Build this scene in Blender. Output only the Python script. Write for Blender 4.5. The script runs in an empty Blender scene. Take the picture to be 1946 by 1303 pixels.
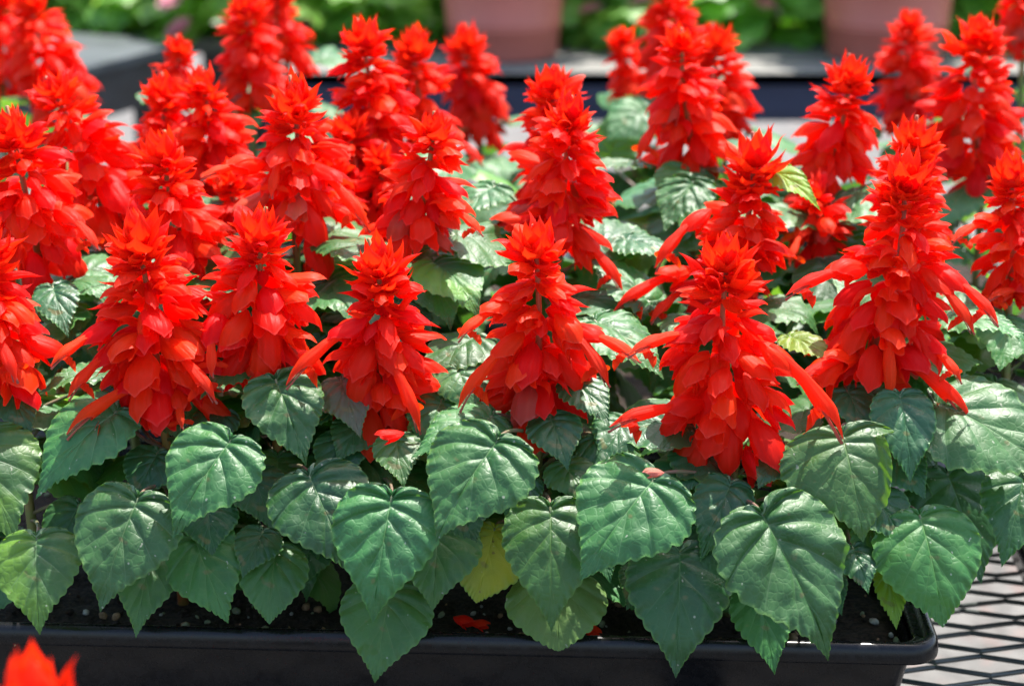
import bpy, math, random
from mathutils import Vector, Matrix, Euler, noise
PI = math.pi
R = math.radians
SC = bpy.context.scene
COL = SC.collection

# ------------------------------------------------------------------ camera, light, exposure
FPX, CX, CY = 3631.0, 973.0, 651.5          # focal length and centre in pixels of the 1946 x 1303 photograph
PITCH = R(17.6)
CAM = Vector((0, 0, 1.30))
cam_d = bpy.data.cameras.new('camera'); cam = bpy.data.objects.new('camera', cam_d); COL.objects.link(cam)
cam.location = CAM; cam.rotation_euler = (PI/2 - PITCH, 0, 0)
cam_d.sensor_width = 36; cam_d.lens = 36*FPX/1946
cam_d.clip_start = 0.05; cam_d.clip_end = 300
cam_d.dof.use_dof = True; cam_d.dof.focus_distance = 0.97; cam_d.dof.aperture_fstop = 7.2
SC.camera = cam

SUN_EL, SUN_AZ = R(66), R(30)               # azimuth measured from +Y (away from camera) towards +X
world = bpy.data.worlds.new('World'); SC.world = world; world.use_nodes = True
nt = world.node_tree; nt.nodes.clear()
sky = nt.nodes.new('ShaderNodeTexSky'); sky.sky_type = 'NISHITA'; sky.sun_disc = False
sky.sun_elevation = SUN_EL; sky.sun_rotation = SUN_AZ; sky.air_density = 1.0; sky.dust_density = 2.5; sky.ozone_density = 1.0
bg = nt.nodes.new('ShaderNodeBackground'); bg.inputs['Strength'].default_value = 0.15
wo = nt.nodes.new('ShaderNodeOutputWorld')
nt.links.new(sky.outputs[0], bg.inputs[0]); nt.links.new(bg.outputs[0], wo.inputs[0])
sun_d = bpy.data.lights.new('sun', 'SUN'); sun_d.energy = 4.4; sun_d.angle = R(0.5); sun_d.color = (1, .955, .88)
sun = bpy.data.objects.new('sun', sun_d); COL.objects.link(sun)
sv = Vector((math.sin(SUN_AZ)*math.cos(SUN_EL), math.cos(SUN_AZ)*math.cos(SUN_EL), math.sin(SUN_EL)))
sun.rotation_euler = sv.to_track_quat('Z', 'Y').to_euler()
SC.view_settings.view_transform = 'Standard'; SC.view_settings.look = 'None'
SC.view_settings.exposure = 1.5; SC.view_settings.gamma = 1
SC.cycles.max_bounces = 8; SC.cycles.transmission_bounces = 4; SC.cycles.transparent_max_bounces = 4

CP, SP = math.cos(PITCH), math.sin(PITCH)
def at(px, py, Y):
    """point in the world at distance Y (metres away along the ground) seen at a photograph pixel"""
    u = (px-CX)/FPX; v = (CY-py)/FPX
    d = Vector((u, CP + SP*v, -SP + CP*v))
    return CAM + d*(Y/d.y)
def mm(Y, py=700):                                   # metres per photo pixel at distance Y
    return (at(CX+100, py, Y).x - at(CX, py, Y).x)/100

# ------------------------------------------------------------------ helpers
def link(o, parent=None):
    COL.objects.link(o)
    if parent is not None: o.parent = parent
    return o
def tag(o, label=None, cat=None, group=None, kind=None):
    if label: o['label'] = label
    if cat: o['category'] = cat
    if group: o['group'] = group
    if kind: o['kind'] = kind
    return o
def empty(name, loc, label, cat, group=None):
    o = bpy.data.objects.new(name, None); o.empty_display_size = .02; link(o); o.location = loc
    return tag(o, label, cat, group)
class MB:
    def __init__(s): s.v = []; s.f = []; s.uv = []; s.mi = []; s.k = 0
    def face(s, idx, uvs=None, m=None):
        s.f.append(idx); s.uv.append(uvs or [(0, 0)]*len(idx)); s.mi.append(s.k if m is None else m)
    def grid(s, fn, nu, nv, closed_v=False, ur=(0, 1), vr=(0, 1)):
        b = len(s.v)
        cols = nv if closed_v else nv+1
        for i in range(nu+1):
            for j in range(cols):
                s.v.append(tuple(fn(ur[0]+(ur[1]-ur[0])*i/nu, vr[0]+(vr[1]-vr[0])*j/nv)))
        for i in range(nu):
            for j in range(nv):
                j2 = (j+1) % cols if closed_v else j+1
                s.face((b+i*cols+j, b+i*cols+j2, b+(i+1)*cols+j2, b+(i+1)*cols+j),
                       [(i/nu, j/nv), (i/nu, (j+1)/nv), ((i+1)/nu, (j+1)/nv), ((i+1)/nu, j/nv)])
    def tube(s, pts, rad, n=8, cap=True):
        pts = [Vector(p) for p in pts]
        if not hasattr(rad, '__len__'): rad = [rad]*len(pts)
        b = len(s.v); up = Vector((0.123, .31, .94))
        for i, p in enumerate(pts):
            t = (pts[min(i+1, len(pts)-1)] - pts[max(i-1, 0)]).normalized()
            a = t.cross(up)
            if a.length < .05: a = t.cross(Vector((1, 0, 0)))
            a.normalize(); c = t.cross(a)
            for j in range(n):
                th = 2*PI*j/n
                s.v.append(tuple(p + (a*math.cos(th) + c*math.sin(th))*rad[i]))
        for i in range(len(pts)-1):
            for j in range(n):
                j2 = (j+1) % n
                s.face((b+i*n+j, b+i*n+j2, b+(i+1)*n+j2, b+(i+1)*n+j), [(i/len(pts), j/n), (i/len(pts), (j+1)/n), ((i+1)/len(pts), (j+1)/n), ((i+1)/len(pts), j/n)])
        if cap:
            s.face(tuple(b+j for j in range(n))[::-1]); e = b+(len(pts)-1)*n
            s.face(tuple(e+j for j in range(n)))
    def box(s, c, d, rz=0, M=None):
        b = len(s.v); cs, sn = math.cos(rz), math.sin(rz)
        for z in (-1, 1):
            for y in (-1, 1):
                for x in (-1, 1):
                    X, Y_, Z = x*d[0]/2, y*d[1]/2, z*d[2]/2
                    p = Vector((c[0]+X*cs-Y_*sn, c[1]+X*sn+Y_*cs, c[2]+Z))
                    s.v.append(tuple(M @ p) if M else tuple(p))
        for q in ((0, 2, 3, 1), (4, 5, 7, 6), (0, 1, 5, 4), (2, 6, 7, 3), (0, 4, 6, 2), (1, 3, 7, 5)):
            s.face(tuple(b+i for i in q))
    def blob(s, c, r, seed=0, n=6):
        rnd = random.Random(seed); sx, sy, sz = [r*rnd.uniform(.6, 1.3) for _ in range(3)]
        e = Euler((rnd.uniform(0, 3), rnd.uniform(0, 3), rnd.uniform(0, 3))).to_matrix()
        def fn(u, v):
            th, ph = PI*u, 2*PI*v
            p = Vector((math.sin(th)*math.cos(ph)*sx, math.sin(th)*math.sin(ph)*sy, math.cos(th)*sz))
            p *= 1 + .35*noise.noise(Vector((p.x, p.y, p.z))/r + Vector((seed*3.1, 0, 0)))
            return Vector(c) + e @ p
        s.grid(fn, n//2+1, n, closed_v=True)
    def mesh(s, name, mats, smooth=True):
        me = bpy.data.meshes.new(name); me.from_pydata(s.v, [], s.f)
        uvl = me.uv_layers.new(name='UVMap'); k = 0
        flat = []
        for u in s.uv:
            for a in u: flat.extend(a)
        uvl.data.foreach_set('uv', flat)
        me.polygons.foreach_set('material_index', s.mi)
        me.polygons.foreach_set('use_smooth', [smooth]*len(s.f))
        for m in (mats if isinstance(mats, (list, tuple)) else [mats]): me.materials.append(m)
        me.update(); return me
    def build(s, name, mats, parent=None, smooth=True, origin=None):
        if origin is not None:
            o = Vector(origin); s.v = [tuple(Vector(p)-o) for p in s.v]
        ob = bpy.data.objects.new(name, s.mesh(name, mats, smooth)); link(ob, parent)
        if origin is not None: ob.location = origin
        return ob

# ------------------------------------------------------------------ materials
class NT:
    def __init__(s, name):
        s.m = bpy.data.materials.new(name); s.m.use_nodes = True; s.t = s.m.node_tree; s.t.nodes.clear()
        s.out = s.n('ShaderNodeOutputMaterial')
    def n(s, typ, **kw):
        nd = s.t.nodes.new(typ)
        for k, v in kw.items():
            if k in nd.inputs: pass
            setattr(nd, k, v)
        return nd
    def l(s, a, b): s.t.links.new(a, b)
    def val(s, sock, v):
        if hasattr(v, 'is_output') or isinstance(v, bpy.types.NodeSocket): s.l(v, sock)
        else: sock.default_value = v
    def math(s, op, a, b=0.0, c=0.0, clamp=False):
        nd = s.n('ShaderNodeMath', operation=op); nd.use_clamp = clamp
        s.val(nd.inputs[0], a); s.val(nd.inputs[1], b); s.val(nd.inputs[2], c); return nd.outputs[0]
    def mix(s, f, a, b):
        nd = s.n('ShaderNodeMix', data_type='RGBA'); s.val(nd.inputs[0], f)
        s.val(nd.inputs[6], a if not isinstance(a, tuple) else (*a, 1)); s.val(nd.inputs[7], b if not isinstance(b, tuple) else (*b, 1))
        return nd.outputs[2]
    def noise(s, vec, scale, detail=3, rough=.5):
        nd = s.n('ShaderNodeTexNoise'); s.l(vec, nd.inputs['Vector']); nd.inputs['Scale'].default_value = scale
        nd.inputs['Detail'].default_value = detail; nd.inputs['Roughness'].default_value = rough; return nd.outputs['Fac']
    def ramp(s, f, a, b, lo=0.0, hi=1.0):
        nd = s.n('ShaderNodeMapRange'); s.val(nd.inputs[0], f); nd.inputs[1].default_value = a; nd.inputs[2].default_value = b
        nd.inputs[3].default_value = lo; nd.inputs[4].default_value = hi; return nd.outputs[0]
    def smooth(s, f, a, b):
        nd = s.n('ShaderNodeMapRange', interpolation_type='SMOOTHSTEP'); s.val(nd.inputs[0], f); nd.inputs[1].default_value = a; nd.inputs[2].default_value = b
        return nd.outputs[0]
    def bump(s, h, strength, dist):
        nd = s.n('ShaderNodeBump'); s.val(nd.inputs['Height'], h); nd.inputs['Strength'].default_value = strength; nd.inputs['Distance'].default_value = dist
        return nd.outputs[0]
    def bsdf(s, color, rough=.5, spec=.5, normal=None, metallic=0, coat=0, sheen=0):
        b = s.n('ShaderNodeBsdfPrincipled'); s.val(b.inputs['Base Color'], color if not isinstance(color, tuple) else (*color, 1))
        s.val(b.inputs['Roughness'], rough); s.val(b.inputs['Specular IOR Level'], spec); b.inputs['Metallic'].default_value = metallic
        b.inputs['Coat Weight'].default_value = coat; b.inputs['Sheen Weight'].default_value = sheen
        if normal: s.l(normal, b.inputs['Normal'])
        return b
    def done(s, sh): s.l(sh.outputs[0], s.out.inputs[0]); return s.m

def mat_petal(name, col, trans_col, tw=.38, rough=.42, var=.06, sheen=.25):
    N = NT(name)
    tc = N.n('ShaderNodeTexCoord'); sep = N.n('ShaderNodeSeparateXYZ'); N.l(tc.outputs['UV'], sep.inputs[0])
    rnd = N.n('ShaderNodeObjectInfo').outputs['Random']
    comb = N.n('ShaderNodeCombineXYZ'); N.l(N.math('MULTIPLY', sep.outputs[0], 2.5), comb.inputs[0])
    N.l(N.math('MULTIPLY', sep.outputs[1], 26.0), comb.inputs[1]); N.l(N.math('MULTIPLY', rnd, 50.0), comb.inputs[2])
    st = N.noise(comb.outputs[0], 1.0, 3, .55)
    blotch = N.noise(tc.outputs['Object'], 140, 3)
    c1 = tuple(x*.80 for x in col); c2 = tuple(min(1, x*1.06+a) for x, a in zip(col, (.03, .006, .004)))
    c = N.mix(st, c1, c2)
    c = N.mix(N.math('MULTIPLY', blotch, .35), c, (col[0]*.9, col[1]*2.4+.01, col[2]*.8))
    c = N.mix(N.math('MULTIPLY', N.smooth(sep.outputs[0], .93, 1.0), .45), c, (min(1, col[0]*1.05), col[1]+.10, col[2]+.08))
    hsv = N.n('ShaderNodeHueSaturation'); N.l(c, hsv.inputs['Color'])
    N.l(N.ramp(rnd, 0, 1, .5-.005, .5+.005), hsv.inputs['Hue']); N.l(N.ramp(rnd, 0, 1, 1-var*2, 1+var), hsv.inputs['Value'])
    nrm = N.bump(N.math('ADD', st, N.math('MULTIPLY', blotch, .4)), .7, .0008)
    b = N.bsdf(hsv.outputs[0], rough+.06, .2, nrm, sheen=sheen)
    b.inputs['Sheen Roughness'].default_value = .35; b.inputs['Sheen Tint'].default_value = (1, .45, .45, 1)
    t = N.n('ShaderNodeBsdfTranslucent'); t.inputs[0].default_value = (*trans_col, 1)
    mx = N.n('ShaderNodeMixShader'); mx.inputs[0].default_value = tw
    N.l(b.outputs[0], mx.inputs[1]); N.l(t.outputs[0], mx.inputs[2])
    return N.done(mx)

def mat_leaf(name, base=(.018, .096, .022), light=(.034, .138, .030), vein=(.13, .25, .10), trans=(.12, .34, .025), tw=.22,
             rough=.44, spec=.55, blotch=None, edge=(.10, .24, .04), spots=False, veinN=7.0):
    N = NT(name)
    tc = N.n('ShaderNodeTexCoord'); sep = N.n('ShaderNodeSeparateXYZ'); N.l(tc.outputs['UV'], sep.inputs[0])
    t = sep.outputs[0]; sv_ = N.math('SUBTRACT', N.math('MULTIPLY', sep.outputs[1], 2.0), 1.0)
    s = N.math('ABSOLUTE', sv_)
    oi = N.n('ShaderNodeObjectInfo').outputs['Random']
    ob = tc.outputs['Object']
    # midrib and side veins
    mid = N.math('SUBTRACT', 1.0, N.smooth(N.math('MULTIPLY', s, N.math('ADD', N.math('SUBTRACT', 1.0, t), .25)), .004, .024))
    shift = N.math('MULTIPLY', N.math('SIGN', sv_), .012)
    ph = N.math('ADD', N.math('MULTIPLY', N.math('ADD', t, shift), veinN), .5)
    fr = N.math('ABSOLUTE', N.math('SUBTRACT', N.math('FRACT', ph), .5))
    vw = N.ramp(s, 0, 1, .06, .022)
    lat = N.math('SUBTRACT', 1.0, N.math('DIVIDE', fr, vw), clamp=True)
    lat = N.math('MULTIPLY', lat, N.smooth(s, 1.0, .80))
    vo = N.n('ShaderNodeTexVoronoi', feature='DISTANCE_TO_EDGE'); vo.inputs['Scale'].default_value = 250
    nw = N.n('ShaderNodeTexNoise'); N.l(ob, nw.inputs[0]); nw.inputs['Scale'].default_value = 120
    va = N.n('ShaderNodeVectorMath', operation='MULTIPLY_ADD'); N.l(nw.outputs['Color'], va.inputs[0]); va.inputs[1].default_value = (.003, .003, .003); N.l(ob, va.inputs[2])
    N.l(va.outputs[0], vo.inputs['Vector'])
    net = N.math('SUBTRACT', 1.0, N.smooth(vo.outputs['Distance'], .0, .13))
    veins = N.math('MAXIMUM', N.math('MAXIMUM', mid, N.math('MULTIPLY', lat, .8)), N.math('MULTIPLY', net, .2))
    big = N.noise(ob, 38, 4, .6)
    c = N.mix(N.smooth(big, .35, .7), base, light)
    if blotch: c = N.mix(N.smooth(N.noise(ob, 22, 3, .6), .42, .62), c, blotch)
    c = N.mix(N.math('MULTIPLY', veins, .66), c, vein)
    c = N.mix(N.math('MULTIPLY', N.smooth(s, .94, .995), .6), c, edge)
    scar = N.noise(ob, 75, 2, .4); c = N.mix(N.math('MULTIPLY', N.smooth(scar, .73, .77), .7), c, (.14, .13, .045))
    if spots:
        sp = N.noise(ob, 240, 2, .4); c = N.mix(N.smooth(sp, .70, .74), c, (.10, .06, .02))
    fine = N.noise(ob, 900, 2)
    sp2 = N.noise(ob, 330, 1, .3); c = N.mix(N.math('MULTIPLY', N.smooth(sp2, .77, .79), .5), c, (.5, .5, .4))
    hsv = N.n('ShaderNodeHueSaturation'); N.l(c, hsv.inputs['Color'])
    N.l(N.ramp(oi, 0, 1, .487, .512), hsv.inputs['Hue']); N.l(N.ramp(oi, 0, 1, .82, 1.22), hsv.inputs['Value'])
    geo = N.n('ShaderNodeNewGeometry')
    under = N.mix(.5, hsv.outputs[0], (.22, .30, .17))
    cc = N.mix(geo.outputs['Backfacing'], hsv.outputs[0], under)
    pillow = N.math('MULTIPLY', N.smooth(vo.outputs['Distance'], 0, .35), 1.0)
    h = N.math('ADD', N.math('MULTIPLY', veins, -2.2), N.math('ADD', N.math('MULTIPLY', pillow, .38), N.math('MULTIPLY', fine, .12)))
    nrm = N.bump(h, .30, .0005)
    rg = N.ramp(N.noise(ob, 60, 3), .3, .7, rough-.02, rough+.12)
    b = N.bsdf(cc, rg, spec, nrm)
    tr = N.n('ShaderNodeBsdfTranslucent'); N.l(N.mix(N.math('MULTIPLY', veins, .5), trans, (trans[0]*.5, trans[1]*.5, trans[2])), tr.inputs[0])
    mx = N.n('ShaderNodeMixShader'); mx.inputs[0].default_value = tw
    N.l(b.outputs[0], mx.inputs[1]); N.l(tr.outputs[0], mx.inputs[2])
    return N.done(mx)

def mat_simple(name, c1, c2, scale, rough=.6, spec=.4, bump=.2, bdist=.001, detail=4, coat=0, metallic=0, stretch=None, lo=.35, hi=.65):
    N = NT(name); tc = N.n('ShaderNodeTexCoord'); v = tc.outputs['Object']
    if stretch:
        mp = N.n('ShaderNodeMapping'); N.l(v, mp.inputs[0]); mp.inputs['Scale'].default_value = stretch; v = mp.outputs[0]
    f = N.noise(v, scale, detail, .6)
    c = N.mix(N.smooth(f, lo, hi), c1, c2)
    nrm = N.bump(f, bump, bdist) if bump else None
    return N.done(N.bsdf(c, N.ramp(f, .3, .7, rough-.06, rough+.06), spec, nrm, coat=coat, metallic=metallic))

M_CAL = mat_petal('red_calyx', (.95, .019, .005), (1.0, .026, .004), .58, sheen=0)
M_BUD = mat_petal('red_bud', (.95, .016, .005), (1.0, .030, .004), .5, sheen=0)
M_COR = mat_petal('orange_red_corolla', (.93, .034, .006), (1.0, .08, .004), .5, sheen=0)
M_FADE = mat_petal('faded_petal', (.55, .14, .13), (.8, .2, .15), .3)
M_WHITE = mat_petal('white_anther', (.75, .60, .55), (.8, .6, .5), .3)
M_STEMR = mat_simple('stem_red', (.28, .05, .02), (.42, .09, .03), 90, .45, .5, .3, .0005)
M_STEMO = mat_simple('stem_orange', (.30, .07, .02), (.24, .16, .035), 60, .45, .5, .3, .0005)
M_STEMG = mat_simple('stem_green', (.12, .20, .05), (.20, .16, .06), 40, .45, .5, .3, .0005)
M_PET = mat_simple('petiole', (.07, .15, .045), (.17, .11, .08), 60, .45, .5, .2, .0005)
M_LEAF = [mat_leaf('salvia_leaf'),
          mat_leaf('salvia_leaf_fresh', base=(.020, .098, .018), light=(.038, .145, .025), vein=(.13, .26, .07), trans=(.22, .48, .03), tw=.28, spec=.6),
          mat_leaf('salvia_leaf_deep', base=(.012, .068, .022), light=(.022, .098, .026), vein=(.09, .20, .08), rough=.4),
          mat_leaf('salvia_leaf_yellow', base=(.30, .30, .012), light=(.22, .27, .02), vein=(.5, .5, .06), trans=(.7, .7, .03), tw=.35, spots=True, rough=.5),
          mat_leaf('salvia_leaf_bronze', base=(.10, .085, .055), light=(.07, .11, .05), vein=(.20, .20, .08), trans=(.3, .2, .05), rough=.45),
          mat_leaf('salvia_leaf_backlit_blotch', base=(.02, .085, .024), light=(.035, .12, .03), blotch=(.10, .24, .02), trans=(.3, .6, .03), tw=.3),  # yellow-green blotches put the glow of a backlit leaf into the colour
          mat_leaf('salvia_leaf_pale', base=(.07, .165, .035), light=(.10, .21, .04), vein=(.2, .3, .09), trans=(.3, .5, .05), rough=.5, spec=.45),
          mat_leaf('salvia_leaf_lime', base=(.12, .26, .02), light=(.20, .34, .02), vein=(.3, .4, .08), trans=(.45, .65, .02), tw=.4)]
G_, FR, DP, YE, BR, MO, PA, LI = range(8)
M_TRAY = mat_simple('black_plastic', (.0045, .0045, .0052), (.007, .007, .008), 220, .27, .30, .08, .0003)
M_SOIL = mat_simple('peat_soil', (.010, .007, .005), (.045, .030, .020), 320, .9, .2, .9, .003, detail=6)
M_PERL = mat_simple('perlite', (.22, .21, .18), (.40, .38, .33), 300, .8, .3, .4, .001)
M_BARK = mat_simple('bark_chip', (.16, .09, .045), (.30, .19, .10), 200, .8, .2, .5, .001)
M_GREENBIT = mat_simple('mossy_chip', (.16, .19, .10), (.25, .26, .16), 200, .8, .2, .5, .001)
M_MESH = mat_simple('green_black_vinyl', (.035, .045, .042), (.055, .065, .062), 60, .38, .5, .1, .0005)
M_FRAME = mat_simple('dark_steel', (.02, .022, .026), (.035, .037, .042), 30, .5, .5, .1, .001)
M_NAVY = mat_simple('navy_board', (.012, .018, .042), (.020, .027, .058), 9, .5, .4, .15, .002, stretch=(1, 1, 6))
M_WOOD = mat_simple('weathered_wood', (.11, .107, .10), (.22, .215, .195), 16, .75, .3, .6, .003, detail=6, stretch=(.25, 6, 3))
M_POT = mat_simple('terracotta_plastic', (.44, .125, .09), (.50, .15, .11), 6, .5, .4, .05, .001)
M_PINK = mat_petal('pink_petal', (.80, .30, .42), (.9, .35, .5), .3, sheen=0)
M_BLEAF = mat_leaf('bedding_leaf', base=(.10, .28, .04), light=(.24, .46, .08), vein=(.2, .4, .1), trans=(.5, .85, .10), tw=.5, rough=.32, spec=.6)

# concrete ground with coarse aggregate
N = NT('pebbled_concrete'); tc = N.n('ShaderNodeTexCoord')
vo = N.n('ShaderNodeTexVoronoi'); N.l(tc.outputs['Object'], vo.inputs['Vector']); vo.inputs['Scale'].default_value = 55
big = N.noise(tc.outputs['Object'], 1.3, 5, .6); mid_ = N.noise(tc.outputs['Object'], 26, 4, .7)
sepc = N.n('ShaderNodeSeparateColor'); N.l(vo.outputs['Color'], sepc.inputs[0])
c = N.mix(N.smooth(sepc.outputs[0], .1, .9), (.065, .063, .058), (.14, .136, .126))
c = N.mix(N.math('MULTIPLY', N.smooth(sepc.outputs[1], .8, .9), .5), c, (.22, .12, .10))
c = N.mix(N.math('MULTIPLY', N.smooth(mid_, .35, .65), .6), c, (.105, .102, .096)); c = N.mix(N.math('MULTIPLY', big, .45), c, (.12, .117, .113))
M_CONC = N.done(N.bsdf(c, .85, .3, N.bump(N.math('ADD', vo.outputs['Distance'], mid_), .6, .004)))

# ------------------------------------------------------------------ setting: ground
GZ = .30
g = MB(); g.v = [(-60, -30, GZ), (60, -30, GZ), (60, 120, GZ), (-60, 120, GZ)]; g.face((0, 1, 2, 3))
tag(g.build('ground', M_CONC), 'pale pebbled concrete ground seen through the mesh', kind='structure')

# ------------------------------------------------------------------ the mesh bench
YAW = R(-2.9)
PIV = Vector((0, .886, 0))
def yawed(x, y, z):           # bench coordinates -> world
    c, s = math.cos(YAW), math.sin(YAW)
    return Vector((PIV.x + x*c - (y-PIV.y)*s, PIV.y + x*s + (y-PIV.y)*c, z))
BZ = .80
bench = empty('display_bench', (0, 1.2, 0), 'dark expanded metal mesh bench under the black trays', 'bench')
def bpart(mb, name, mat): 
    o = mb.build(name, mat, None, smooth=True); o.parent = bench; o.location = -Vector(bench.location); return o
m = MB()
LW, SW = .057, .030
X0, X1, Y0, Y1 = -.62, .82, .42, 1.78
ix = int((X1-X0)/LW); iy = int((Y1-Y0)/SW)
def strand(a, b):
    # from bond a to bond b: a tilted ribbon-like bar, humped where the strands join
    pts = []
    for k in range(5):
        t = k/4; x = a[0]+(b[0]-a[0])*t; e = t
        # flat along the bond, then runs diagonally
        yy = a[1]+(b[1]-a[1])*(0.5-0.5*math.cos(PI*t))*.45 + (b[1]-a[1])*t*.55
        z = BZ - .0012 + (.0016*(math.cos(PI*t)) if b[1] > a[1] else -.0016*math.cos(PI*t))
        pts.append(Vector((x, yy, z)))
    n = len(m.v)
    for k, p in enumerate(pts):
        tl = .0011 if b[1] > a[1] else -.0011
        for (oy, oz) in ((-.0010, -.0014), (.0009, -.0009), (.0011, .0009), (-.0008, .0008)):
            m.v.append(tuple(yawed(p.x, p.y+oy, p.z+oz)))
    for k in range(4):
        for j in range(4):
            j2 = (j+1) % 4
            m.face((n+k*4+j, n+k*4+j2, n+(k+1)*4+j2, n+(k+1)*4+j))
for i in range(ix+1):
    for j in range(iy+1):
        for (ox, oy) in ((0, 0), (.5, .5)):
            p = (X0+(i+ox)*LW, Y0+(j+oy)*SW)
            for (sx, sy) in ((1, 1), (1, -1)):
                q = (p[0]+sx*LW/2, p[1]+sy*SW/2)
                strand(p, q)
bpart(m, 'mesh_top', M_MESH)
f = MB()
for (xa, ya, xb, yb) in ((X0, Y0, X1, Y0), (X0, Y1, X1, Y1), (X0, Y0, X0, Y1), (X1+.03, Y0, X1+.03, Y1), (.1, Y0, .1, Y1)):
    a = yawed(xa, ya, BZ-.025); b_ = yawed(xb, yb, BZ-.025)
    d = b_-a; L = d.length
    f.box(((a+b_)/2), (L+.03, .03, .035), math.atan2(d.y, d.x))
bpart(f, 'frame', M_FRAME).data.polygons.foreach_set('use_smooth', [False]*len(f.f))
for (x, y) in ((X0, Y0), (X1+.03, Y0), (X0, Y1), (X1+.03, Y1)):
    l = MB(); p = yawed(x, y, 0); l.box((p.x, p.y, GZ+.228), (.035, .035, .456), YAW); bpart(l, 'leg', M_FRAME)

# ------------------------------------------------------------------ nursery trays
def rrect(hx, hy, r, n=8):
    pts = []
    for (cx, cy, a0) in ((hx-r, -hy+r, -PI/2), (hx-r, hy-r, 0), (-hx+r, hy-r, PI/2), (-hx+r, -hy+r, PI)):
        for k in range(n+1):
            a = a0+PI/2*k/n; pts.append((cx+r*math.cos(a), cy+r*math.sin(a)))
    return pts
TRAY_H = .060
def tray(x0, x1, y0, y1, label, h=TRAY_H):
    cx, cy, hx, hy = (x0+x1)/2, (y0+y1)/2, (x1-x0)/2, (y1-y0)/2
    z0 = BZ+.0015
    root = empty('nursery_tray', yawed(cx, cy, z0), label, 'tray', 'black plastic nursery trays')
    def ring_loft(rings, name, mat):
        mb = MB(); n = None
        for (inset, z, r) in rings:
            pts = rrect(hx-inset, hy-inset, max(.004, r))
            n = len(pts)
            mb.v += [(p[0], p[1], z) for p in pts]
        for i in range(len(rings)-1):
            for j in range(n):
                j2 = (j+1) % n
                mb.face((i*n+j, i*n+j2, (i+1)*n+j2, (i+1)*n+j))
        o = mb.build(name, mat, root); o.rotation_euler.z = YAW
        return o, mb, n
    # walls and floor
    o, mb, n = ring_loft([(.012, h-.0085, .010), (.020, .004, .010), (.023, .0, .008), (.023, .0012, .008), (.0215, .004, .010), (.0145, h-.006, .010)], 'tray_body', M_TRAY)
    # rolled rim: inner step, top lip, skirt
    prof = [(.0130, h-.010, .011), (.0125, h-.0045, .011), (.0105, h-.0035, .012), (.0075, h-.0038, .013), (.0065, h-.0008, .014), (.0045, h, .015), (.0022, h-.0006, .016), (.0006, h-.0028, .017), (.0, h-.0085, .0175), (.0002, h-.0105, .0175), (.0012, h-.0108, .017), (.0020, h-.0090, .017)]
    ring_loft(prof, 'tray_rim', M_TRAY)
    bt = MB(); pts = rrect(hx-.0225, hy-.0225, .008); bt.v = [(p[0], p[1], .002) for p in pts]; bt.face(tuple(range(len(pts)))); b_ = bt.build('tray_base', M_TRAY, root, False); b_.rotation_euler.z = YAW
    # vertical ribs of the inner cell walls
    # soil
    s = MB(); nx, ny = 110, 60; sz = h-.014
    def sf(u, v):
        x = (u*2-1)*(hx-.0150); y = (v*2-1)*(hy-.0150)
        nz = noise.fractal(Vector((x*45+cx*9, y*45+cy*7, 1.3)), 1.0, 2.1, 4)
        edge = min(1, min(hx-.015-abs(x), hy-.015-abs(y))/.006)
        w = yawed(cx+x, cy+y, z0+sz-.004*(1-edge)+nz*.0032*edge)
        return w
    s.grid(sf, nx, ny)
    rnd = random.Random(int(cx*1000+cy*333))
    for k in range(420 if y0 < .95 else 120):
        u, v = rnd.random(), rnd.random()
        if y0 < .95 and rnd.random() < .6: v = rnd.uniform(0, .22)
        p = sf(u, v); r = rnd.choice((.0008, .0012, .0016, .0024)); s.k = rnd.choice((1, 2, 2, 3, 0, 0, 0))
        s.blob(p+Vector((0, 0, r*.5)), r, k)
    so = s.build('potting_soil', [M_SOIL, M_PERL, M_BARK, M_GREENBIT], origin=yawed(cx, cy, z0+sz))
    tag(so, 'dark peat and perlite soil filling the ' + label, 'soil', kind='stuff')
    return root
tray(-.336, .219, .885, 1.165, 'front black tray with its glossy rim along the bottom of the photo')
tray(-.340, .214, 1.176, 1.452, 'middle black tray directly behind the front tray')
tray(.284, .800, .985, 1.265, 'right black tray past the open patch of mesh')
tray(-.560, -.010, 1.461, 1.739, 'rear left black tray under the blurred red spikes')
tray(.000, .540, 1.461, 1.739, 'rear right black tray near the navy board bench')

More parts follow.
